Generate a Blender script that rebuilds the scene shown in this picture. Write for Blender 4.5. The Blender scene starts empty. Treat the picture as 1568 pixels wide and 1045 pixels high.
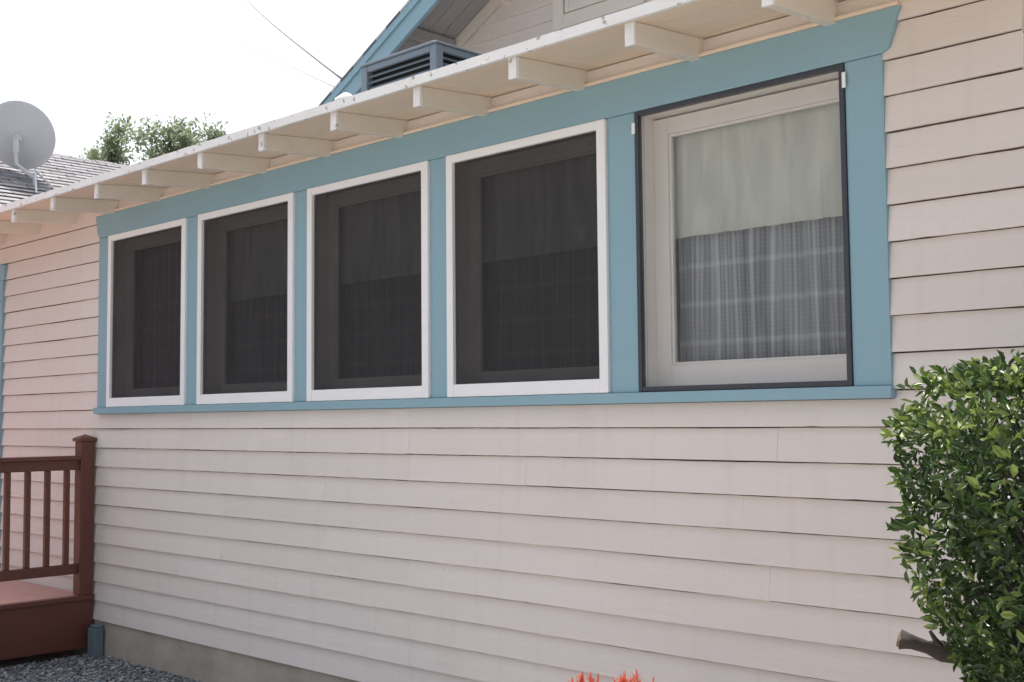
import bpy, math, random
import numpy as np
from mathutils import Vector, Matrix, noise
random.seed(7); np.random.seed(7)
scn=bpy.context.scene
COL=scn.collection

# ------------------------------------------------------------ materials
def new_mat(name):
    m=bpy.data.materials.new(name); m.use_nodes=True
    nt=m.node_tree; b=nt.nodes["Principled BSDF"]
    return m,nt,b
def N(nt,t,**k):
    n=nt.nodes.new(t)
    for a,v in k.items(): setattr(n,a,v)
    return n
def paint(name,col,rough=.55,dirt=.12,dirtcol=None,bump=.15,bscale=60,stretch=(1,1,1),chip=0,chipcol=(.25,.2,.15),grain=.25,boards=False):
    m,nt,b=new_mat(name); L=nt.links
    tc=N(nt,"ShaderNodeTexCoord"); mp=N(nt,"ShaderNodeMapping"); mp.inputs["Scale"].default_value=stretch
    L.new(tc.outputs["Object"],mp.inputs[0])
    n1=N(nt,"ShaderNodeTexNoise"); n1.inputs["Scale"].default_value=2.2; n1.inputs["Detail"].default_value=8; n1.inputs["Roughness"].default_value=.65
    L.new(mp.outputs[0],n1.inputs["Vector"])
    r=N(nt,"ShaderNodeMapRange"); r.inputs[1].default_value=.38; r.inputs[2].default_value=.75; r.inputs[3].default_value=0; r.inputs[4].default_value=dirt
    L.new(n1.outputs[0],r.inputs[0])
    mx=N(nt,"ShaderNodeMix",data_type='RGBA'); mx.inputs[6].default_value=(*col,1)
    dc=dirtcol or tuple(c*.55 for c in col); mx.inputs[7].default_value=(*dc,1)
    L.new(r.outputs[0],mx.inputs[0]); out=mx.outputs[2]
    if chip:
        n3=N(nt,"ShaderNodeTexNoise"); n3.inputs["Scale"].default_value=26; n3.inputs["Detail"].default_value=6; L.new(tc.outputs["Object"],n3.inputs["Vector"])
        r3=N(nt,"ShaderNodeMapRange"); r3.inputs[1].default_value=.70-chip; r3.inputs[2].default_value=.72-chip; L.new(n3.outputs[0],r3.inputs[0])
        m3=N(nt,"ShaderNodeMix",data_type='RGBA'); L.new(r3.outputs[0],m3.inputs[0]); L.new(out,m3.inputs[6]); m3.inputs[7].default_value=(*chipcol,1); out=m3.outputs[2]
    if boards:
        at=N(nt,"ShaderNodeAttribute"); at.attribute_name="tone"
        rb=N(nt,"ShaderNodeMapRange"); rb.inputs[3].default_value=0; rb.inputs[4].default_value=.16; L.new(at.outputs["Fac"],rb.inputs[0])
        m4=N(nt,"ShaderNodeMix",data_type='RGBA'); L.new(rb.outputs[0],m4.inputs[0]); L.new(out,m4.inputs[6]); m4.inputs[7].default_value=(.52,.45,.39,1); out=m4.outputs[2]
        ms=N(nt,"ShaderNodeMapping"); ms.inputs["Scale"].default_value=(9,1,.7); L.new(tc.outputs["Object"],ms.inputs[0])
        n5=N(nt,"ShaderNodeTexNoise"); n5.inputs["Scale"].default_value=1.6; n5.inputs["Detail"].default_value=6; L.new(ms.outputs[0],n5.inputs["Vector"])
        r5=N(nt,"ShaderNodeMapRange"); r5.inputs[1].default_value=.54; r5.inputs[2].default_value=.85; r5.inputs[4].default_value=.22; L.new(n5.outputs[0],r5.inputs[0])
        m5=N(nt,"ShaderNodeMix",data_type='RGBA'); L.new(r5.outputs[0],m5.inputs[0]); L.new(out,m5.inputs[6]); m5.inputs[7].default_value=(.50,.44,.38,1); out=m5.outputs[2]
        # small nicks and nail marks
        v=N(nt,"ShaderNodeTexVoronoi"); v.inputs["Scale"].default_value=4.5; L.new(tc.outputs["Object"],v.inputs["Vector"])
        rv=N(nt,"ShaderNodeMapRange"); rv.inputs[1].default_value=.022; rv.inputs[2].default_value=.012; rv.inputs[4].default_value=.7; L.new(v.outputs["Distance"],rv.inputs[0])
        m6=N(nt,"ShaderNodeMix",data_type='RGBA'); L.new(rv.outputs[0],m6.inputs[0]); L.new(out,m6.inputs[6]); m6.inputs[7].default_value=(.40,.33,.27,1); out=m6.outputs[2]
    L.new(out,b.inputs["Base Color"])
    n2=N(nt,"ShaderNodeTexNoise"); n2.inputs["Scale"].default_value=bscale; n2.inputs["Detail"].default_value=5
    mp2=N(nt,"ShaderNodeMapping"); mp2.inputs["Scale"].default_value=(grain,1,1); L.new(tc.outputs["Object"],mp2.inputs[0]); L.new(mp2.outputs[0],n2.inputs["Vector"])
    bp=N(nt,"ShaderNodeBump"); bp.inputs["Strength"].default_value=bump; bp.inputs["Distance"].default_value=.004
    L.new(n2.outputs[0],bp.inputs["Height"]); L.new(bp.outputs[0],b.inputs["Normal"])
    b.inputs["Roughness"].default_value=rough
    return m
M={}
M['siding']=paint('siding_paint',(.765,.695,.650),.5,.18,(.58,.51,.46),.45,55,(.6,1,1.6),grain=.12,boards=True)
M['cream']=paint('eave_cream_bounce_tint',(.80,.67,.54),.6,.2,(.57,.44,.33),.3,50)  # peach of warm ground bounce is mixed into the cream colour
M['rafter']=paint('rafter_paint',(.77,.71,.63),.6,.25,(.5,.43,.35),.3,50)
M['weather']=paint('weathered_white',(.86,.86,.86),.7,.3,(.55,.54,.52),.6,50,chip=.075,chipcol=(.45,.42,.39))
M['blue']=paint('blue_trim_paint',(.255,.415,.490),.42,.18,(.20,.34,.41),.25,40,(1,1,.5))
M['white']=paint('white_frame_paint',(.88,.88,.89),.4,.12,(.68,.68,.68),.15,40)
M['sash']=paint('sash_paint',(.77,.74,.70),.5,.12,None,.1,40)
M['charcoal']=paint('charcoal_frame',(.040,.044,.058),.35,.1,(.08,.08,.08),.05,40)
M['tar']=paint('building_paper',(.13,.10,.08),.9,.3,None,.1,40)
M['concrete']=paint('foundation_concrete',(.46,.41,.34),.9,.7,(.22,.19,.15),1.0,18)
M['redwood']=paint('redwood_stain',(.150,.050,.034),.42,.5,(.075,.028,.020),.35,50,(.5,1,.5))
M['deckfloor']=paint('deck_floor_boards',(.50,.27,.245),.45,.3,(.38,.21,.185),.3,50)
M['cooler']=paint('cooler_metal',(.20,.255,.30),.45,.3,(.13,.17,.20),.1,40)
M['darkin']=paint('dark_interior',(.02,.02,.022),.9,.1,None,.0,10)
M['attic']=paint('attic_soffit',(.40,.385,.37),.7,.3,None,.2,30)
M['metal']=paint('dish_metal',(.56,.58,.60),.45,.15,None,.05,20)
M['wire']=paint('wire_rubber',(.07,.07,.075),.6,.1,None,0,10)
M['pipe']=paint('pipe_grey',(.16,.21,.24),.6,.3,None,.1,30)
M['bark']=paint('bark',(.060,.048,.040),.95,.7,(.02,.018,.016),1.,40,grain=1)
M['cutwood']=paint('cut_wood',(.22,.16,.11),.8,.7,(.06,.05,.04),.6,60,grain=1)
M['ngwall']=paint('neighbor_stucco',(.6,.56,.5),.8,.2,None,.3,30)
M['flower']=paint('coral_petals',(.85,.19,.11),.5,.3,(.85,.38,.24),0,10)

def shingle(name,col,row=.14):
    m,nt,b=new_mat(name);L=nt.links
    tc=N(nt,"ShaderNodeTexCoord")
    br=N(nt,"ShaderNodeTexBrick"); br.inputs["Scale"].default_value=1; br.inputs["Brick Width"].default_value=.3; br.inputs["Row Height"].default_value=row
    br.inputs["Mortar Size"].default_value=.010; br.inputs["Color1"].default_value=(*col,1); br.inputs["Color2"].default_value=(*[c*.65 for c in col],1); br.inputs["Mortar"].default_value=(*[c*.25 for c in col],1)
    mp=N(nt,"ShaderNodeMapping"); mp.inputs["Rotation"].default_value=(0,0,math.pi/2); L.new(tc.outputs["Object"],mp.inputs[0]); L.new(mp.outputs[0],br.inputs["Vector"])
    L.new(br.outputs[0],b.inputs["Base Color"]); b.inputs["Roughness"].default_value=.9
    bp=N(nt,"ShaderNodeBump"); bp.inputs["Strength"].default_value=.8; bp.inputs["Distance"].default_value=.01; L.new(br.outputs["Fac"],bp.inputs["Height"]); bp.invert=True; L.new(bp.outputs[0],b.inputs["Normal"])
    return m
M['shingle']=shingle('grey_shingles',(.33,.32,.33),.13)

def screen_mat(name,col,alpha):
    m,nt,b=new_mat(name);L=nt.links
    out=nt.nodes["Material Output"]
    b.inputs["Base Color"].default_value=(*col,1); b.inputs["Roughness"].default_value=.8
    b.inputs["Specular IOR Level"].default_value=.2
    t=N(nt,"ShaderNodeBsdfTransparent"); mx=N(nt,"ShaderNodeMixShader")
    tc=N(nt,"ShaderNodeTexCoord"); n=N(nt,"ShaderNodeTexNoise"); n.inputs["Scale"].default_value=3; n.inputs["Detail"].default_value=4; L.new(tc.outputs["Object"],n.inputs["Vector"])
    r=N(nt,"ShaderNodeMapRange"); r.inputs[3].default_value=alpha-.07; r.inputs[4].default_value=alpha+.07; L.new(n.outputs[0],r.inputs[0])
    L.new(r.outputs[0],mx.inputs[0]); L.new(t.outputs[0],mx.inputs[1]); L.new(b.outputs[0],mx.inputs[2]); L.new(mx.outputs[0],out.inputs[0])
    return m
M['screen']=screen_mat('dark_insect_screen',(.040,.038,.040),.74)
M['screen5']=screen_mat('pale_insect_screen',(.42,.42,.42),.16)
def glass_mat():
    m,nt,b=new_mat('window_glass');L=nt.links;out=nt.nodes["Material Output"];nt.nodes.remove(b)
    t=N(nt,"ShaderNodeBsdfTransparent"); t.inputs[0].default_value=(.9,.93,.92,1)
    g=N(nt,"ShaderNodeBsdfGlossy"); g.inputs["Roughness"].default_value=.02
    fr=N(nt,"ShaderNodeFresnel"); fr.inputs[0].default_value=1.5
    mx=N(nt,"ShaderNodeMixShader"); L.new(fr.outputs[0],mx.inputs[0]);L.new(t.outputs[0],mx.inputs[1]);L.new(g.outputs[0],mx.inputs[2]);L.new(mx.outputs[0],out.inputs[0])
    return m
M['glass']=glass_mat()
def blind_mat(name,ca,cb):
    m,nt,b=new_mat(name);L=nt.links
    tc=N(nt,"ShaderNodeTexCoord"); n=N(nt,"ShaderNodeTexNoise"); n.inputs["Scale"].default_value=5;n.inputs["Distortion"].default_value=1.0
    mp=N(nt,"ShaderNodeMapping"); mp.inputs["Scale"].default_value=(2.,1,.35); L.new(tc.outputs["Object"],mp.inputs[0]);L.new(mp.outputs[0],n.inputs["Vector"])
    r=N(nt,"ShaderNodeMapRange"); r.inputs[1].default_value=.35; r.inputs[2].default_value=.65; L.new(n.outputs[0],r.inputs[0])
    c=N(nt,"ShaderNodeMix",data_type='RGBA'); c.inputs[6].default_value=ca;c.inputs[7].default_value=cb
    L.new(r.outputs[0],c.inputs[0]);L.new(c.outputs[2],b.inputs["Base Color"]); b.inputs["Roughness"].default_value=.9
    return m
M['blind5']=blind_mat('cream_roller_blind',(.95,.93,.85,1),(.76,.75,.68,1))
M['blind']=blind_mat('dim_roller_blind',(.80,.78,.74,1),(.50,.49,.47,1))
def curtain_mat(name,lo,hi):
    m,nt,b=new_mat(name);L=nt.links
    tc=N(nt,"ShaderNodeTexCoord"); sp=N(nt,"ShaderNodeSeparateXYZ"); L.new(tc.outputs["UV"],sp.inputs[0])
    def stripes(sock,freq,thr,soft=.12):
        a=N(nt,"ShaderNodeMath",operation='MULTIPLY'); L.new(sock,a.inputs[0]); a.inputs[1].default_value=freq
        f=N(nt,"ShaderNodeMath",operation='PINGPONG'); L.new(a.outputs[0],f.inputs[0]); f.inputs[1].default_value=.5
        g=N(nt,"ShaderNodeMapRange"); g.interpolation_type='SMOOTHSTEP'; L.new(f.outputs[0],g.inputs[0]); g.inputs[1].default_value=thr/2+soft/2; g.inputs[2].default_value=thr/2-soft/2
        return g.outputs[0]
    s1=stripes(sp.outputs[0],46,.42,.3); s2=stripes(sp.outputs[0],11.5,.22); s3=stripes(sp.outputs[1],6.5,.13,.1); s4=stripes(sp.outputs[1],60,.4,.3)
    n=N(nt,"ShaderNodeTexNoise"); n.inputs["Scale"].default_value=1; mpn=N(nt,"ShaderNodeMapping"); mpn.inputs["Scale"].default_value=(30,1.2,1); L.new(tc.outputs["UV"],mpn.inputs[0]); L.new(mpn.outputs[0],n.inputs["Vector"])
    def add(a,b_,k):
        mu=N(nt,"ShaderNodeMath",operation='MULTIPLY_ADD'); L.new(b_,mu.inputs[0]); mu.inputs[1].default_value=k
        if a is None: mu.inputs[2].default_value=-.30
        else: L.new(a,mu.inputs[2])
        return mu.outputs[0]
    v=add(add(add(add(add(None,s1,.22),s2,.34),s3,.22),s4,.06),n.outputs[0],.95)
    cl=N(nt,"ShaderNodeClamp"); L.new(v,cl.inputs[0])
    c=N(nt,"ShaderNodeMix",data_type='RGBA'); c.inputs[6].default_value=(*lo,1); c.inputs[7].default_value=(*hi,1)
    L.new(cl.outputs[0],c.inputs[0]);L.new(c.outputs[2],b.inputs["Base Color"]); b.inputs["Roughness"].default_value=.95
    return m
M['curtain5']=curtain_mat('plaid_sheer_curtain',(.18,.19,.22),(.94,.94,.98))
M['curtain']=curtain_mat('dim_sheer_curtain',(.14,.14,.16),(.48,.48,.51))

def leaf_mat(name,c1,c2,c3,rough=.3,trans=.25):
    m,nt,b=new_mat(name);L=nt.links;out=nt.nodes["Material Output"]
    at=N(nt,"ShaderNodeAttribute"); at.attribute_name="tone"
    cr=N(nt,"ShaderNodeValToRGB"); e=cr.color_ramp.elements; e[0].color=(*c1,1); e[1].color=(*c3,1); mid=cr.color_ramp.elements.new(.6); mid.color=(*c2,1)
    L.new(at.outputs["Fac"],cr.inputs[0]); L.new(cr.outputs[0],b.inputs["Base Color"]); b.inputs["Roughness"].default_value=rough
    if trans:
        t=N(nt,"ShaderNodeBsdfTranslucent"); L.new(cr.outputs[0],t.inputs[0]); mx=N(nt,"ShaderNodeMixShader"); mx.inputs[0].default_value=trans
        L.new(b.outputs[0],mx.inputs[1]);L.new(t.outputs[0],mx.inputs[2]);L.new(mx.outputs[0],out.inputs[0])
    return m
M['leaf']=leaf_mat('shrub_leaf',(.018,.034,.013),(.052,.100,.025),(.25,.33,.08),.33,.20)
M['treeleaf']=leaf_mat('tree_leaf',(.14,.18,.11),(.22,.27,.16),(.32,.38,.25),.5,.45)  # pale greens carry the haze of distance in the leaf colour
M['succ']=leaf_mat('agave_leaf',(.05,.10,.05),(.08,.15,.07),(.12,.2,.1),.5,.1)

def ground_mat():
    m,nt,b=new_mat('ground_dirt');L=nt.links
    tc=N(nt,"ShaderNodeTexCoord"); n=N(nt,"ShaderNodeTexNoise"); n.inputs["Scale"].default_value=.8;n.inputs["Detail"].default_value=9; L.new(tc.outputs["Object"],n.inputs["Vector"])
    c=N(nt,"ShaderNodeMix",data_type='RGBA'); c.inputs[6].default_value=(.37,.345,.31,1);c.inputs[7].default_value=(.45,.42,.38,1);L.new(n.outputs[0],c.inputs[0]);L.new(c.outputs[2],b.inputs["Base Color"]);b.inputs["Roughness"].default_value=.95
    v=N(nt,"ShaderNodeTexVoronoi");v.inputs["Scale"].default_value=70;L.new(tc.outputs["Object"],v.inputs["Vector"])
    bp=N(nt,"ShaderNodeBump");bp.inputs["Distance"].default_value=.01;L.new(v.outputs[0],bp.inputs["Height"]);L.new(bp.outputs[0],b.inputs["Normal"])
    return m
M['ground']=ground_mat()
M['stone']=leaf_mat('gravel_stone',(.09,.095,.105),(.18,.185,.20),(.40,.40,.40),.85,0)

# ------------------------------------------------------------ mesh helpers
def empty(name,loc=(0,0,0)):
    e=bpy.data.objects.new(name,None); e.location=loc; COL.objects.link(e); e.empty_display_size=.2; return e
def mesh_obj(name,verts,faces,mat,parent=None,smooth=False,tone=None,uv=None):
    me=bpy.data.meshes.new(name); me.from_pydata([tuple(v) for v in verts],[],[tuple(f) for f in faces]); me.update()
    me.materials.append(M[mat] if isinstance(mat,str) else mat)
    if smooth: me.polygons.foreach_set("use_smooth",[True]*len(me.polygons))
    if tone is not None:
        a=me.attributes.new("tone",'FLOAT','FACE'); a.data.foreach_set("value",np.asarray(tone,dtype=np.float32))
    if uv is not None:
        l=me.uv_layers.new(name="UVMap")
        for lp in me.loops: l.data[lp.index].uv=uv[lp.vertex_index]
    o=bpy.data.objects.new(name,me); COL.objects.link(o)
    if parent: o.parent=parent
    return o
class B:
    def __init__(s): s.v=[];s.f=[]
    def box(s,x0,x1,y0,y1,z0,z1):
        i=len(s.v)
        for z in(z0,z1):
            for y in (y0,y1):
                for x in (x0,x1): s.v.append((x,y,z))
        s.f+=[(i,i+2,i+3,i+1),(i+4,i+5,i+7,i+6),(i,i+1,i+5,i+4),(i+2,i+6,i+7,i+3),(i,i+4,i+6,i+2),(i+1,i+3,i+7,i+5)]
        return s
    def prism(s,poly,axis,a,b):
        i=len(s.v);n=len(poly)
        def mk(p,t):
            return (t,p[0],p[1]) if axis==0 else ((p[0],t,p[1]) if axis==1 else (p[0],p[1],t))
        for t in (a,b):
            for p in poly: s.v.append(mk(p,t))
        s.f.append(tuple(range(i,i+n))); s.f.append(tuple(range(i+2*n-1,i+n-1,-1)))
        for k in range(n): s.f.append((i+k,i+n+k,i+n+(k+1)%n,i+(k+1)%n))
        return s
    def tube(s,pts,rad,n=10,cap=True,rough=0):
        pts=[Vector(p) for p in pts]; rads=rad if hasattr(rad,'__len__') else [rad]*len(pts); base=len(s.v)
        for k,p in enumerate(pts):
            d=(pts[min(k+1,len(pts)-1)]-pts[max(k-1,0)]).normalized()
            u=d.cross(Vector((0,0,1)));  u=d.cross(Vector((1,0,0))) if u.length<.05 else u
            u.normalize(); w=d.cross(u)
            for j in range(n):
                a=2*math.pi*j/n; q=p+(u*math.cos(a)+w*math.sin(a))*rads[k]
                if rough: q+= (q-p)*rough*noise.noise(q*45)
                s.v.append(tuple(q))
        for k in range(len(pts)-1):
            for j in range(n):
                s.f.append((base+k*n+j,base+k*n+(j+1)%n,base+(k+1)*n+(j+1)%n,base+(k+1)*n+j))
        if cap:
            s.f.append(tuple(base+j for j in range(n))); e=base+(len(pts)-1)*n; s.f.append(tuple(e+n-1-j for j in range(n)))
        return s
    def obj(s,name,mat,parent=None,bevel=0,smooth=False):
        o=mesh_obj(name,s.v,s.f,mat,parent,smooth)
        import bmesh
        bm=bmesh.new();bm.from_mesh(o.data);bmesh.ops.recalc_face_normals(bm,faces=bm.faces);bm.to_mesh(o.data);bm.free()
        if bevel:
            md=o.modifiers.new("bev",'BEVEL'); md.width=bevel; md.segments=2; md.limit_method='ANGLE'
        return o

# ------------------------------------------------------------ house
house=empty('bungalow_house')
EXP=.1238; Z0=.275
def nz(x,z,s): return noise.noise(Vector((x*s,z*7.3,s)))
def siding(name,segs,parent=house,yoff=0,mat='siding',z0=Z0,joints=None):
    """overlapping clapboards: each board has a thick butt edge and a small open gap under the lap"""
    V=[];F=[];R=[]
    rs=random.Random(name)
    for (x0,x1,zmin,zmax) in segs:
        k0=int(math.floor((zmin-z0)/EXP+1e-6)); k1=int(math.ceil((zmax-z0)/EXP-1e-6))
        for k in range(k0,k1):
            a=z0+k*EXP; b=a+EXP; za=max(a,zmin); zb=min(b,zmax)
            if zb-za<.012: continue
            cuts=[x0]
            if joints:
                cs=sorted(joints(k,rs)); cuts+= [c for c in cs if x0+.1<c<x1-.1]
            cuts.append(x1)
            for c0,c1 in zip(cuts[:-1],cuts[1:]):
                c0+=.0004 if c0!=x0 else 0; c1-=.0004 if c1!=x1 else 0
                dy=rs.uniform(-.001,.001); dz=rs.uniform(-.0008,.0008); rv=rs.random()
                n=max(2,int((c1-c0)/.04)); base=len(V)
                for i in range(n+1):
                    x=c0+(c1-c0)*i/n
                    w=nz(x,k,1.3)*.0010+nz(x,k+50,9)*.0005
                    wz=nz(x,k+9,.9)*.0012+nz(x,k+77,14)*.0007+max(0,nz(x,k+33,24)-.45)*.008
                    gap=.0044+nz(x,k+21,2.2)*.0028+nz(x,k+61,17)*.0018
                    def yy(z): return -.020+ (z-a)/EXP*.0155
                    lo=za+(wz+dz if za==a else 0)
                    zg=zb-max(.0008,gap) if zb==b else zb
                    V+= [(x,yoff-.006,lo+.012),(x,yoff-.006,lo),(x,yoff+yy(za)+dy+w,lo),(x,yoff+yy(zg)+dy*.3,zg),(x,yoff+.0015,zg+.0006)]
                for i in range(n):
                    q=base+i*5; F+=[(q,q+5,q+6,q+1),(q+1,q+6,q+7,q+2),(q+2,q+7,q+8,q+3),(q+3,q+8,q+9,q+4)]; R+=[rv]*4
                q=base; F+=[(q,q+1,q+2,q+3)]; q=base+n*5; F+=[(q,q+3,q+2,q+1)]; R+=[rv]*2
    return mesh_obj(name,V,F,mat,parent,tone=R)
def jn(k,rs):
    out=[-7.6]
    if k<11:
        if k%2==0 or rs.random()<.4: out.append(-4.24)
        else: out.append(-4.24-.9+rs.uniform(-.3,.3))
        out.append(-1.9-rs.uniform(.2,1.6) if rs.random()<.5 else -6.2+rs.uniform(-.2,.4))
    return out
siding('front_siding',[(-13,-1.336,Z0,1.605),(-8.83,-7.345,1.605,2.99),(-1.798,-1.336,1.605,2.99),(-7.345,-1.798,2.925,2.995)],joints=jn)
side=siding('side_siding',[(-.004,9,Z0,3.9)],joints=lambda k,rs:[rs.uniform(1,3),rs.uniform(4,7)])
side.rotation_euler=(0,0,math.pi/2); side.location=(-1.35,0.0,0)
B().box(-1.37,-1.353,.006,9,.28,3.9).obj('side_wall_core','tar',house)
W=[(-7.186,-6.225),(-6.092,-5.141),(-5.020,-4.070),(-3.947,-2.993),(-2.850,-1.935)]
ZB,ZT=1.65,2.77
wb=B(); wb.box(-13,-1.372,.003,.14,.30,ZB-.001); wb.box(-13,-1.372,.003,.14,ZT+.001,2.99)
xs=[-13]+[v for w in W for v in w]+[-1.372]
for i in range(0,len(xs),2): wb.box(xs[i],xs[i+1],.003,.14,ZB-.001,ZT+.001)
wb.obj('wall_core','tar',house)
V=[];F=[];nx=260;nzz=6
for i in range(nx+1):
    x=-13+11.64*i/nx
    for j in range(nzz+1):
        z=-.05+.325*j/nzz
        y=-.006-.012*(1-j/nzz)+noise.noise(Vector((x*2.5,z*6,2)))*.012+noise.noise(Vector((x*11,z*14,5)))*.004
        V.append((x,min(y,.002),z))
for i in range(nx):
    for j in range(nzz):
        q=i*(nzz+1)+j; F.append((q,q+nzz+1,q+nzz+2,q+1))
mesh_obj('foundation',V,F,'concrete',house,True)
bt=B()
px=[(-7.335,-7.186),(-6.225,-6.092),(-5.141,-5.020),(-4.070,-3.947),(-2.993,-2.850),(-1.935,-1.797)]
for a,b in px: bt.box(a,b,-.024,.002,ZB,ZT)
bt.obj('blue_mullions','blue',house,.002)
B().prism([(-7.305,ZT+.001),(-7.345,2.79),(-7.375,2.921),(-1.725,2.921),(-1.77,2.785),(-1.797,ZT+.001)],1,-.031,.002).obj('blue_head_board','blue',house,.002)
B().box(-7.345,-1.79,-.045,.002,1.607,ZB-.001).obj('blue_sill','blue',house,.003)
B().box(-7.37,-1.73,-.036,.002,2.9215,2.936).obj('head_cap','cream',house,.002)
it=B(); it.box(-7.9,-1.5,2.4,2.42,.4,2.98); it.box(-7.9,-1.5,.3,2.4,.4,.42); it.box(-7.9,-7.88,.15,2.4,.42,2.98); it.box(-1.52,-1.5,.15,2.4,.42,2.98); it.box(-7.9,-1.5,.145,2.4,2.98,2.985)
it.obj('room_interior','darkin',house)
def frame(bb,x0,x1,z0,z1,l,r,b,t,y0,y1):
    bb.box(x0,x0+l,y0,y1,z0,z1); bb.box(x1-r,x1,y0,y1,z0,z1)
    bb.box(x0+l,x1-r,y0+.0015,y1,z0,z0+b); bb.box(x0+l,x1-r,y0+.0015,y1,z1-t,z1)
def cloth(name,x0,x1,z0,z1,y,folds,amp,mat,parent,nx=220,nzv=14,seed=0):
    V=[];F=[];UV=[]
    for i in range(nx+1):
        x=x0+(x1-x0)*i/nx
        ph=folds*2*math.pi*i/nx+1.2*noise.noise(Vector((i*6/nx,seed,0)))*folds*.35
        for j in range(nzv+1):
            t=j/nzv; z=z0+(z1-z0)*t
            a=amp*(1-.45*t)*(1+.6*noise.noise(Vector((i*8/nx,seed+3,t))))
            yy=y+a*(math.sin(ph+.3*math.sin(t*3+i*.02))+.4*math.sin(2.3*ph+1.3+seed+t*.5))
            V.append((x,yy,z)); UV.append((x-x0+(yy-y)*.9+.008*math.sin(t*2+i*.05),z))
    for i in range(nx):
        for j in range(nzv):
            q=i*(nzv+1)+j; F.append((q,q+nzv+1,q+nzv+2,q+1))
    return mesh_obj(name,V,F,mat,parent,True,uv=UV)
for i,(a,b) in enumerate(W):
    w=empty('window_%d'%(i+1)); w.parent=house
    if i<4:
        fb=B(); frame(fb,a+.002,b-.002,ZB+.001,ZT-.001,.042,.046,.058,.038,-.040,-.012); fb.obj('screen_frame','white',w,.003)
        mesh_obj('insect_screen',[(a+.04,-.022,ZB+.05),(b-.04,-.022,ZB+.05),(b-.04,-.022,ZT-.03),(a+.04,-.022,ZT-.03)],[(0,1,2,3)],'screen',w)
    else:
        fb=B(); frame(fb,a+.001,b-.001,ZB+.001,ZT-.001,.019,.019,.020,.019,-.032,-.006); fb.obj('screen_frame','charcoal',w,.002)
        mesh_obj('insect_screen',[(a+.015,-.018,ZB+.015),(b-.015,-.018,ZB+.015),(b-.015,-.018,ZT-.015),(a+.015,-.018,ZT-.015)],[(0,1,2,3)],'screen5',w)
        lt=B(); lt.box(a-.010,a+.006,-.036,-.0325,2.68,2.725); lt.box(b-.006,b+.008,-.036,-.0325,2.68,2.735); lt.obj('screen_clips','white',w,.001)
    sb=B(); frame(sb,a+.012,b-.012,ZB+.02,ZT-.02,.070,.048,.088,.066,.078,.115)
    frame(sb,a+.082,b-.060,ZB+.108,ZT-.086,.010,.010,.010,.010,.088,.110)
    sb.box(a+.002,b-.002,.03,.14,ZB+.001,ZB+.02); sb.box(a+.002,a+.012,.02,.14,ZB+.02,ZT-.002); sb.box(b-.012,b-.002,.02,.14,ZB+.02,ZT-.002); sb.box(a+.012,b-.012,.02,.14,ZT-.012,ZT-.002)
    sb.box(a+.0005,a+.008,-.010,.0195,ZB+.001,ZT-.002); sb.box(b-.008,b-.0005,-.004,.0195,ZB+.001,ZT-.002)
    sb.obj('sash','sash',w,.002)
    mesh_obj('glass_pane',[(a+.07,.100,ZB+.1),(b-.055,.100,ZB+.1),(b-.055,.100,ZT-.08),(a+.07,.100,ZT-.08)],[(0,1,2,3)],'glass',w)
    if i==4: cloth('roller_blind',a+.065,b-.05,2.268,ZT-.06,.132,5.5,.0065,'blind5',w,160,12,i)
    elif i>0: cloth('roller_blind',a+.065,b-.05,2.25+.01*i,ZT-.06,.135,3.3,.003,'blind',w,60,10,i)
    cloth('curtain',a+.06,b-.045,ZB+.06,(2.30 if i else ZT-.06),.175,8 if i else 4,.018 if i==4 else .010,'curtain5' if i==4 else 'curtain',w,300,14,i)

# ---- eave roof
SL=.08
def rz(y): return 2.965+(y+.435)*SL
ro=B()
for k in range(5):
    y0=-.455+k*.14; y1=y0+.137
    ro.prism([(y0,rz(y0)),(y1,rz(y1)),(y1,rz(y1)+.018),(y0,rz(y0)+.018)],0,-9.9,-.9)
ro.obj('eave_sheathing','cream',house)
B().prism([(-.47,rz(-.47)+.020),(2.7,rz(2.7)+.020),(2.7,rz(2.7)+.034),(-.47,rz(-.47)+.034)],0,-9.92,-.88).obj('roof_deck','shingle',house)
V=[];F=[];n=900
for i in range(n+1):
    x=-9.93+9.06*i/n; e=noise.noise(Vector((x*6,0,1)))*.0024+noise.noise(Vector((x*40,3,1)))*.0016; e2=noise.noise(Vector((x*7,9,1)))*.002
    z=rz(-.47); y=-.474+e
    for (yy,zz) in ((-.456,z-.004+e),(y,z-.004+e),(y-.002,z+.036+e2),(-.44,z+.0375+e2)): V.append((x,yy,zz))
for i in range(n):
    for j in range(3):
        q=i*4+j; F.append((q,q+1,q+5,q+4))
mesh_obj('roof_drip_edge',V,F,'weather',house)
rf=B(); re=B()
for k in range(-2,14):
    x=-2.53-.5725*k; tw=random.uniform(-.004,.004)
    if x>-.95 or x<-9.8: continue
    rf.prism([(-.425,2.881),(.002,2.915),(.002,rz(.002)-.001),(-.425,rz(-.425)-.001)],0,x-.041+tw,x+tw)
    re.prism([(-.440+tw,2.879),(-.4255,2.880),(-.4255,rz(-.43)-.0005),(-.440+tw,rz(-.44)-.0005)],0,x-.042+tw,x+.001+tw)
rf.obj('rafters','rafter',house,.002); re.obj('rafter_tail_ends','weather',house,.002)

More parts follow.
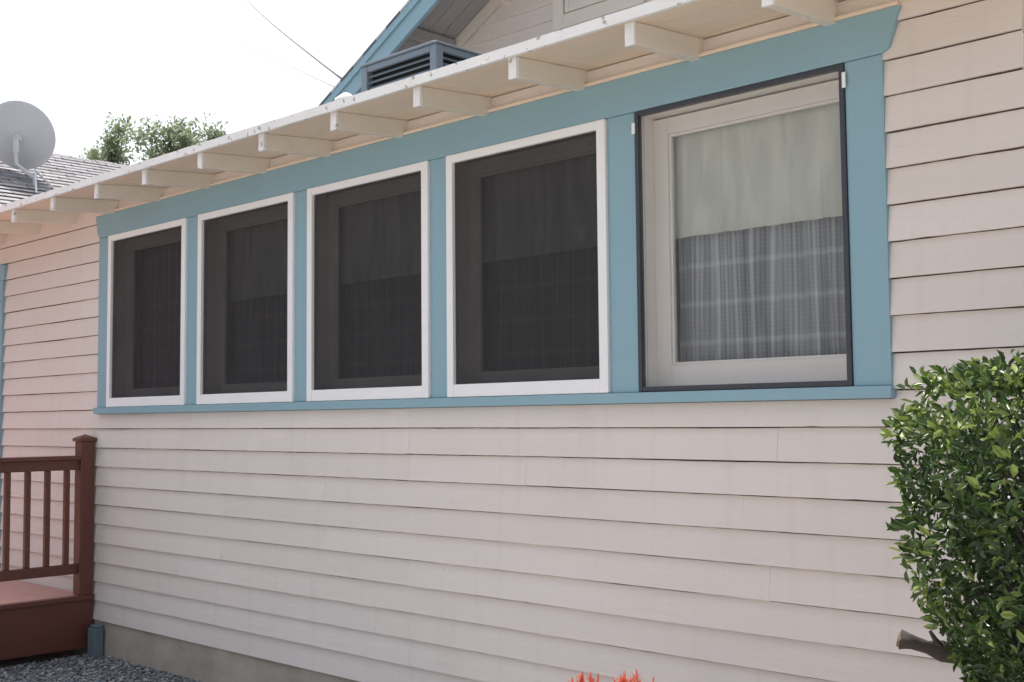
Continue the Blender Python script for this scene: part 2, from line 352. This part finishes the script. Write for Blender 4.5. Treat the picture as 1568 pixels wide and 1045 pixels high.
# ---- gable
GX,GZ=-3.0,6.51; SG=.53
def gz(x): return GZ-SG*abs(x-GX)
XL=-8.9; XR=2*GX-XL
V=[];F=[]
z=3.1
while z<6.2:
    hw=(GZ-.12-z-EXP)/SG
    if hw>0:
        a,b=GX-hw-.2,GX+hw+.2; i=len(V)
        V+=[(a,2.6,z),(b,2.6,z),(b,2.583,z+.001),(a,2.583,z+.001),(b-.0,2.598,z+EXP+.004),(a,2.598,z+EXP+.004)]
        F+=[(i,i+1,i+2,i+3),(i+3,i+2,i+4,i+5)]
    z+=EXP
mesh_obj('gable_siding',V,F,'siding',house)
gr=B()
for sgn in (-1,1):
    xe=GX+sgn*(GX-XL)
    nb=14
    for q in range(nb):
        ya=2.0+q*.14
        gr.prism([(GX,GZ-.02),(xe,gz(xe)-.02),(xe,gz(xe)-.045),(GX,GZ-.045)],1,ya,ya+.134)
    gr.prism([(GX,GZ-.02),(xe,gz(xe)-.02),(xe,gz(xe)-.045),(GX,GZ-.045)],1,2.0+nb*.14,9.5)
gr.obj('gable_roof_sheathing','attic',house)
g2=B(); g3=B(); g4=B()
for sgn in (-1,1):
    xe=GX+sgn*(GX-XL+.03)
    g2.prism([(GX,GZ+.0),(xe,gz(xe)),(xe,gz(xe)-.019),(GX,GZ-.019)],1,1.945,9.52)
    g3.prism([(GX,GZ-.0195),(xe,gz(xe)-.0195),(xe,gz(xe)-.225),(GX,GZ-.225)],1,1.965,1.999)
    g3.prism([(GX,GZ-.0195),(xe,gz(xe)-.0195),(xe,gz(xe)-.085),(GX,GZ-.085)],1,1.95,1.9645)
    g4.prism([(GX,GZ-.047),(xe,gz(xe)-.047),(xe,gz(xe)-.14),(GX,GZ-.14)],1,2.555,2.58)
g2.obj('gable_shingles',shingle('pale_roof_edge',(.55,.58,.60)),house); g3.obj('blue_rake_board','blue',house,.003); g4.obj('gable_frieze_board','rafter',house)
lk=B()
for t in np.arange(.5,5.6,.62):
    x=GX-t; lk.box(x-.04,x+.0,2.0,2.6,gz(x)-.15,gz(x)-.07)
lk.obj('gable_lookouts','attic',house)
B().box(XL+.5,XR-.5,2.601,2.7,2.9,3.6).obj('gable_wall_base','siding',house)
aw=B(); frame(aw,-5.58,-4.75,4.36,5.35,.10,.10,.10,.1,2.55,2.579); frame(aw,-5.47,-4.86,4.47,5.24,.035,.035,.04,.04,2.56,2.575)
aw.obj('attic_window_trim','rafter',house,.003)
B().box(-5.44,-4.89,2.57,2.576,4.5,5.2).obj('attic_window_panel','siding',house)

dr=B(); dr.box(-8.95,-8.83,-.035,.002,.44,2.62); dr.box(-10.05,-9.93,-.035,.002,.44,2.62); dr.box(-10.08,-8.80,-.038,.002,2.621,2.74); dr.obj('door_trim','blue',house,.002)
dd=B(); dd.box(-9.93,-8.95,-.025,.002,.44,2.62); dd.obj('door_slab','white',house)
d2=B(); frame(d2,-9.85,-9.03,.6,2.5,.09,.09,.15,.1,-.036,-.0255); d2.obj('door_panel_frame','white',house,.002)
siding('far_siding',[(-13,-10.05,1.605,2.99),(-10.05,-8.83,2.74,2.99)])

vp=B(); vp.tube([(-4.99,.2,3.0),(-4.99,.2,3.27)],.04,16); vp.tube([(-4.99,.2,3.26),(-4.99,.2,3.29),(-4.99,.2,3.32)],[.065,.062,.02],16); vp.obj('roof_vent_pipe','white',house,0,True)
cp=B(); cp.box(-7.30,-7.20,-.085,-.024,.02,.235); cp.box(-7.29,-7.21,-.075,-.024,.236,.255); cp.obj('foundation_conduit','pipe',house,.006)

# ---- rooftop cooler
co=empty('rooftop_cooler'); 
x0,x1,y0,y1,z0_,z1=-5.86,-5.14,1.0,1.72,3.16,3.82
cb=B()
for xx in (x0,x1-.06):
    for yy in (y0,y1-.06): cb.box(xx,xx+.06,yy,yy+.06,z0_,z1)
for zz in (z0_,z1-.04): 
    cb.box(x0+.06,x1-.06,y0+.002,y0+.03,zz,zz+.04);cb.box(x0+.06,x1-.06,y1-.03,y1-.002,zz,zz+.04);cb.box(x1-.03,x1-.002,y0+.06,y1-.06,zz,zz+.04);cb.box(x0+.002,x0+.03,y0+.06,y1-.06,zz,zz+.04)
cb.obj('cooler_frame','cooler',co,.006)
B().prism([(x0-.008,z1+.001),(x1+.008,z1+.001),(x1+.008,z1+.014),(x1-.02,z1+.020),(x0+.02,z1+.020),(x0-.008,z1+.014)],1,y0-.008,y1+.008).obj('cooler_top','cooler',co,.006)
sl=B()
for k in range(15):
    zz=z0_+.05+k*.038
    sl.prism([(y0+.012,zz),(y0+.015,zz-.002),(y0+.034,zz+.018),(y0+.031,zz+.020)],0,x0+.06,x1-.06)
    sl.prism([(x1-.012,zz),(x1-.015,zz-.002),(x1-.034,zz+.018),(x1-.031,zz+.020)],1,y0+.06,y1-.06)
sl.obj('cooler_louvers','cooler',co)
B().box(x0+.05,x1-.05,y0+.05,y1-.05,z0_,z1-.01).obj('cooler_core','darkin',co)
lg=B()
for xx in (x0+.03,x1-.07):
    for yy in (y0+.03,y1-.07): lg.box(xx,xx+.04,yy,yy+.04,rz(yy)+.03,z0_)
lg.obj('cooler_legs','cooler',co)

# ---- deck
deck=empty('wooden_deck')
fl=B(); 
x=-7.40
while x>-11.8:
    fl.box(x-.138,x,-3.6,-.03,.40,.43); x-=.143
fl.obj('deck_boards','deckfloor',deck,.003)
fa=B(); fa.box(-7.39,-7.352,-3.62,-.025,.10,.405); fa.box(-7.40,-7.335,-3.64,-.022,.406,.436); fa.obj('deck_fascia','redwood',deck,.003)
fa2=B(); fa2.box(-11.9,-7.393,-3.66,-3.62,.1,.43); fa2.obj('deck_front_fascia','redwood',deck,.003)
rl=B(); 
X=-7.395
for yy in (-.075,-1.85,-3.57):
    rl.box(X-.045,X+.045,yy-.045,yy+.045,.436,1.43); rl.box(X-.058,X+.058,yy-.058,yy+.058,1.431,1.452)
    i=len(rl.v); rl.v+=[(X-.055,yy-.055,1.4525),(X+.055,yy-.055,1.4525),(X+.055,yy+.055,1.4525),(X-.055,yy+.055,1.4525),(X,yy,1.478)]; rl.f+=[(i,i+1,i+4),(i+1,i+2,i+4),(i+2,i+3,i+4),(i+3,i,i+4),(i,i+3,i+2,i+1)]
for a,b in ((-1.805,-.12),(-3.525,-1.895)):
    rl.box(X-.06,X+.055,a,b,1.312,1.338); rl.box(X-.018,X+.022,a,b,1.245,1.3115); rl.box(X-.018,X+.022,a,b,.575,.640)
    y=b-.075
    while y>a+.04:
        rl.box(X-.015,X+.018,y-.017,y+.017,.6405,1.2445); y-=.128
rl.obj('deck_railing','redwood',deck,.004)

# ---- shrub
def leaf_cloud(name,pts,nrm,size,mat,parent,fold=.25,width=.42,jit=.8,tonev=None):
    n=len(pts); V=np.zeros((n,6,3)); 
    d=nrm*.5+np.random.randn(n,3)*jit; d[:,2]+=.25; d/=np.linalg.norm(d,axis=1)[:,None]
    up=nrm+np.random.randn(n,3)*.45+np.array([0,0,.6]); s=np.cross(d,up); s/=np.linalg.norm(s,axis=1)[:,None]; w=np.cross(s,d)
    L=(size*np.random.uniform(.6,1.3,n))[:,None]
    V[:,0]=pts; V[:,3]=pts+d*L+w*(-.12*L)
    V[:,1]=pts+d*L*.35+s*L*width*.5+w*L*fold*.4; V[:,2]=pts+d*L*.72+s*L*width*.42+w*L*fold*.3
    V[:,5]=pts+d*L*.35-s*L*width*.5+w*L*fold*.4; V[:,4]=pts+d*L*.72-s*L*width*.42+w*L*fold*.3
    F=[]
    for i in range(n):
        q=i*6; F+=[(q,q+1,q+2,q+3),(q,q+3,q+4,q+5)]
    r=np.repeat(np.random.rand(n) if tonev is None else tonev,2)
    return mesh_obj(name,V.reshape(-1,3),F,mat,parent,False,tone=r)
shrub=empty('garden_shrub')
C0=np.array([-.68,-.86])
prof_z=[.45,.6,.8,.95,1.1,1.3,1.5,1.58,1.63,1.67]; prof_r=[.12,.26,.40,.49,.565,.61,.60,.57,.52,.42]
P=[];NN=[];lit_tone=[]
while len(P)<38000:
    z=random.uniform(.5,1.67); r=np.interp(z,prof_z,prof_r); a=random.uniform(0,2*math.pi)
    if z>1.56 or random.random()<.2:
        rr=r*math.sqrt(random.random()); z=1.645-.05*random.random() if random.random()<.6 else z
    else: rr=r*(1-.30*random.random()**1.6)
    x=C0[0]+rr*math.cos(a); y=C0[1]+rr*math.sin(a)
    g=noise.noise(Vector((x*5,y*5,z*5)));g2_=noise.noise(Vector((x*14+5,y*14,z*14)))
    bump=1+.11*g+.06*g2_
    if g2_<-.18 and random.random()<.85: continue
    x=C0[0]+rr*bump*math.cos(a); y=C0[1]+rr*bump*math.sin(a)
    nr=np.array([math.cos(a)*(rr/r),math.sin(a)*(rr/r),max(0,(z-1.42)*3.5)+.1]); nr/=np.linalg.norm(nr)
    P.append((x,y,z+.025*g)); NN.append(nr); 
    lit_tone.append(min(1,max(0,.22+.35*random.random()+.6*g2_+(.45 if z>1.48 else 0)*random.random()+ .45*(random.random()<.08)-.25*(rr<r*.82))))  # sunlit top and shaded inside of the shrub painted through leaf colour
leaf_cloud('leaves',np.array(P),np.array(NN),.030,'leaf',shrub,tonev=np.array(lit_tone))
st=B()
rs=random.Random(3)
for k in range(60):
    a=rs.uniform(0,2*math.pi); zt=rs.uniform(.85,1.60); r=np.interp(zt,prof_z,prof_r)*rs.uniform(.7,1.0)
    b0=Vector((C0[0]+rs.uniform(-.08,.08),C0[1]+rs.uniform(-.08,.08),.05)); e=Vector((C0[0]+r*math.cos(a),C0[1]+r*math.sin(a),zt))
    m1=b0.lerp(e,.4)+Vector((rs.uniform(-.05,.05),rs.uniform(-.05,.05),.15)); m2=b0.lerp(e,.75)+Vector((rs.uniform(-.05,.05),rs.uniform(-.05,.05),.05))
    st.tube([b0,m1,m2,e],[.016,.010,.006,.002],7)
st.obj('stems','bark',shrub,0,True)
pts=[(-.82,-.75,.72),(-.95,-.84,.835),(-1.05,-.93,.925),(-1.11,-.965,.968),(-1.15,-.985,.985),(-1.18,-1.0,.990),(-1.21,-1.015,1.002),(-1.24,-1.03,1.006),(-1.27,-1.043,1.018),(-1.295,-1.053,1.022)]
sb_=B(); sb_.tube(pts,[.024,.021,.019,.014,.013,.017,.021,.017,.019,.022],16,True,.5)
sb_.tube([(-1.20,-1.01,.998),(-1.215,-1.04,1.03),(-1.222,-1.05,1.05)],[.008,.006,.004],8,True,.4)
sb_.tube([(-1.12,-.97,.97),(-1.13,-.99,.93),(-1.16,-1.0,.90)],[.007,.005,.003],8,True,.4); sb_.obj('pruned_branch','bark',shrub,0,True)
sc=B(); sc.tube([(-1.294,-1.0525,1.0219),(-1.3005,-1.0555,1.0235)],[.0190,.0165],14,True,.3); sc.obj('branch_cut_face','cutwood',shrub)

# ---- coral flowering plants
def coral(name,x,y,zt,seed):
    e=empty(name); rs=random.Random(seed)
    b=B()
    for k in range(9):
        tx,ty=x+rs.uniform(-.06,.06),y+rs.uniform(-.06,.06); h=zt-rs.uniform(0,.05)
        b.tube([(x,y,.05),(x+(tx-x)*.4,y+(ty-y)*.4,h*.5),(tx,ty,h)],[.006,.005,.003],6)
    b.obj('flower_stalks','flower',e,0,True)
    V=[];F=[]
    for s in range(12):
        cx,cy=x+rs.uniform(-.05,.05),y+rs.uniform(-.05,.05); ch=zt-rs.uniform(0,.06)
        for k in range(34):
            a=rs.uniform(0,6.28); el=rs.uniform(.1,1.4); l=rs.uniform(.018,.036); p=Vector((cx,cy,ch-rs.uniform(0,.07)))
            d=Vector((math.cos(a)*math.cos(el),math.sin(a)*math.cos(el),math.sin(el))); sd=d.cross(Vector((0,0,1))).normalized()*.0035; q=len(V)
            V+=[p-sd,p+sd,p+d*l+sd*.3,p+d*l-sd*.3]; F.append((q,q+1,q+2,q+3))
    mesh_obj('flower_heads',V,F,'flower',e)
    n=60; pts=np.array([[x,y,.06]]*n)+np.random.randn(n,3)*[.03,.03,.005]; nr=np.random.randn(n,3); nr[:,2]=abs(nr[:,2])+.5; nr/=np.linalg.norm(nr,axis=1)[:,None]
    leaf_cloud('leaf_rosette',pts,nr,.28,'succ',e,.1,.12,.3)
coral('coral_flower_plant',-2.50,-.8,.718,1); coral('coral_flower_plant.001',-2.31,-.8,.752,2)

# ---- ground and gravel
mesh_obj('ground',[(-150,-150,.03),(150,-150,.03),(150,150,.03),(-150,150,.03)],[(0,1,2,3)],'ground')
ico=[];t=(1+5**.5)/2
for a,b in ((-1,t),(1,t),(-1,-t),(1,-t)): ico.append((a,b,0))
for a,b in ((-1,t),(1,t),(-1,-t),(1,-t)): ico.append((0,a,b))
for a,b in ((t,-1),(t,1),(-t,-1),(-t,1)): ico.append((a,0,b))
ico=np.array(ico)/1.9
IF=[(0,11,5),(0,5,1),(0,1,7),(0,7,10),(0,10,11),(1,5,9),(5,11,4),(11,10,2),(10,7,6),(7,1,8),(3,9,4),(3,4,2),(3,2,6),(3,6,8),(3,8,9),(4,9,5),(2,4,11),(6,2,10),(8,6,7),(9,8,1)]
V=[];F=[];R=[]
for i in range(12000):
    x=-7.33+2.6*random.random()**1.1; y=-.01-2.0*random.random()**1.6; s=random.uniform(.006,.014)
    if random.random()<.05: s*=1.5
    z=.052+random.uniform(-.008,.010)
    p=ico*np.array([s*random.uniform(.7,1.3),s*random.uniform(.7,1.3),s*random.uniform(.5,.9)])*np.random.uniform(.8,1.15,(12,1))
    a=random.uniform(0,6.28); c,s_=math.cos(a),math.sin(a); p=np.stack([p[:,0]*c-p[:,1]*s_,p[:,0]*s_+p[:,1]*c,p[:,2]],1)+[x,y,z]
    q=len(V); V+=p.tolist(); F+=[(a_+q,b_+q,c_+q) for a_,b_,c_ in IF]; R+= [random.random()]*20
gv=mesh_obj('gravel',V,F,'stone',None,False,tone=R)
mesh_obj('gravel_bed',[(-7.34,-2.6,.05),(-4,-2.6,.05),(-4,-.004,.05),(-7.34,-.004,.05)],[(0,1,2,3)],'pipe',gv)

# ---- neighbour house
nh=empty('neighbor_house')
rx,rzz=-14.5,4.97
rr_=B()
for k in range(26):
    s0=k*.14
    for sg in (1,-1):
        xa=rx+sg*s0*.894; za=rzz-s0*.447
        xb=rx+sg*(s0+.15)*.894; zb=rzz-(s0+.15)*.447
        rr_.prism([(xa,za),(xb,zb+.016),(xb,zb-.004),(xa,za-.03)],1,-7,4.25)
rr_.obj('roof','shingle',nh)
rc=B()
for k in range(38):
    y=-7+k*.3; rc.prism([(rx-.13,rzz-.05),(rx,rzz+.022+.008*(k%2)),(rx+.13,rzz-.05),(rx,rzz+.0)],1,y,y+.29)
rc.obj('ridge_caps','shingle',nh)
B().prism([(-17.2,0),(-11.8,0),(-11.8,3.5),(rx,4.85),(-17.2,3.5)],1,-6.6,3.9).obj('walls','ngwall',nh)

# ---- satellite dish
sd=empty('satellite_dish')
ctr=Vector((-13.30,2.0,4.86)); face=Vector((-.62,.50,.42)).normalized()
u=face.cross(Vector((0,0,1))).normalized(); w=u.cross(face)
V=[];F=[];nr_=14;na=48
for i in range(nr_+1):
    r=i/nr_
    for j in range(na):
        a=2*math.pi*j/na; V.append(ctr+u*(.385*r*math.cos(a))+w*(.40*r*math.sin(a))+face*(.085*(r*r-1)))
for i in range(nr_):
    for j in range(na): F.append((i*na+j,i*na+(j+1)%na,(i+1)*na+(j+1)%na,(i+1)*na+j))
dd_=mesh_obj('reflector',V,F,'metal',sd,True); md=dd_.modifiers.new('s','SOLIDIFY');md.thickness=.012
mb=B(); back=ctr-face*.10
mb.tube([back,back-face*.10],[.05,.04],12); mb.tube([back-face*.08,back-face*.09+Vector((0,0,-.16))],.032,12)
foot=Vector((-13.02,2.05,4.20))
p0=back-face*.09+Vector((0,0,-.14)); mb.tube([p0,p0+Vector((.02,0,-.15)),foot+Vector((-.0,0,.12)),foot],.024,12)
mb.tube([foot+Vector((0,0,.22)),foot+Vector((.28,-.10,-.12))],.012,8); mb.tube([foot+Vector((0,0,.22)),foot+Vector((.2,.25,-.10))],.012,8)
mb.tube([ctr-w*.40+face*.0,ctr-w*.30+face*.42],.014,8); mb.box(foot.x-.09,foot.x+.09,foot.y-.07,foot.y+.07,foot.z-.03,foot.z-.0)
mb.obj('mount','metal',sd)

# ---- trees
def tree(name,x,y,zt,rad,seed,nl=5200):
    e=empty(name); rs=random.Random(seed); np.random.seed(seed)
    b=B(); zc=zt-rad*1.15
    b.tube([(x,y,0),(x+.1,y,zc*.4),(x-.05,y,zc*.8),(x,y,zt-rad*.6)],[.22,.18,.13,.05],10)
    cl=[]
    for k in range(30):
        a=rs.uniform(0,6.28); ph=rs.uniform(-.6,1.3); r=rad*rs.uniform(.35,1.0)
        c=Vector((x+r*math.cos(a)*math.cos(ph),y+r*math.sin(a)*math.cos(ph),zc+r*1.15*math.sin(ph))); cl.append((c,rad*rs.uniform(.14,.28)))
        s0=Vector((x,y,rs.uniform(zc*.6,zc))); b.tube([s0,s0.lerp(c,.5)+Vector((0,0,.15)),c],[.05,.025,.008],6)
    b.obj('trunk_and_limbs','bark',e,0,True)
    P=[];NN=[];lit_tone=[]
    for i in range(nl):
        c,r=rs.choice(cl); d=np.random.randn(3); d/=np.linalg.norm(d); q=np.array(c)+d*r*rs.uniform(.2,1.5)
        P.append(q);NN.append(d);lit_tone.append(min(1,max(0,.3+.3*d[2]+.5*rs.random())))  # light from above put into the colour: upward sides of clumps paler
    leaf_cloud('foliage',np.array(P),np.array(NN),.095,'treeleaf',e,.2,.45,.8,np.array(lit_tone))
tree('leafy_tree',-23.3,8.2,7.85,.95,11,4200)
tree('leafy_tree.001',-20.3,8.0,7.50,1.05,5,5400)
tree('leafy_tree.002',-22.0,9.5,7.0,1.0,21,3600)

# ---- wires
def wire(name,a,b,r,sag=.12,ext=1.5):
    a=Vector(a);b=Vector(b);far=b+(a-b)*ext; bb=B(); pts=[]
    for i in range(25):
        t=i/24; p=b.lerp(far,t); p.z-=sag*math.sin(math.pi*t); pts.append(p)
    bb.tube(pts,r,6); bb.obj(name,'wire',None,0,True)
wire('utility_wire',(-20.9,10,10.60),(-7.29,2,4.23),.009)
wire('utility_wire.001',(-24.2,10,11.4),(-7.4,2,4.20),.0025)

# ------------------------------------------------------------ light, sky
sdir=Vector((-.34,.15,.92)).normalized()
el=math.asin(sdir.z); az=math.atan2(sdir.x,sdir.y)
w=bpy.data.worlds.new("World"); scn.world=w; w.use_nodes=True; nt=w.node_tree; bg=nt.nodes["Background"]
sk=nt.nodes.new("ShaderNodeTexSky"); sk.sky_type='NISHITA'; sk.sun_disc=False; sk.sun_elevation=el; sk.sun_rotation=az; sk.air_density=1.0; sk.dust_density=6; sk.ozone_density=1
hs=nt.nodes.new("ShaderNodeHueSaturation"); hs.inputs["Saturation"].default_value=.55; hs.inputs["Value"].default_value=1.72
nt.links.new(sk.outputs[0],hs.inputs["Color"]); nt.links.new(hs.outputs[0],bg.inputs[0]); bg.inputs[1].default_value=.15
sl_=bpy.data.lights.new("sun",'SUN'); sl_.energy=5; sl_.angle=math.radians(.5); sl_.color=(1,.95,.9)
so=bpy.data.objects.new("sun",sl_); COL.objects.link(so); so.rotation_euler=sdir.to_track_quat('Z','Y').to_euler(); so.location=(0,0,20)
scn.view_settings.view_transform='Standard'; scn.view_settings.look='None'; scn.view_settings.exposure=0

# ------------------------------------------------------------ camera
yaw,pitch,roll=.8053,.0662,-.0094
f=Vector((-math.cos(yaw)*math.cos(pitch),math.sin(yaw)*math.cos(pitch),math.sin(pitch)))
r=f.cross(Vector((0,0,1))).normalized(); u_=r.cross(f)
c,s=math.cos(roll),math.sin(roll); r2=r*c+u_*s; u2=-r*s+u_*c
cam=bpy.data.cameras.new("camera"); cam.sensor_width=36; cam.lens=1800/1568*36; cam.clip_end=1000
co_=bpy.data.objects.new("camera",cam); COL.objects.link(co_)
m=Matrix((( r2.x,u2.x,-f.x,0),(r2.y,u2.y,-f.y,-3.7119),(r2.z,u2.z,-f.z,1.55),(0,0,0,1))); co_.matrix_world=m
scn.camera=co_
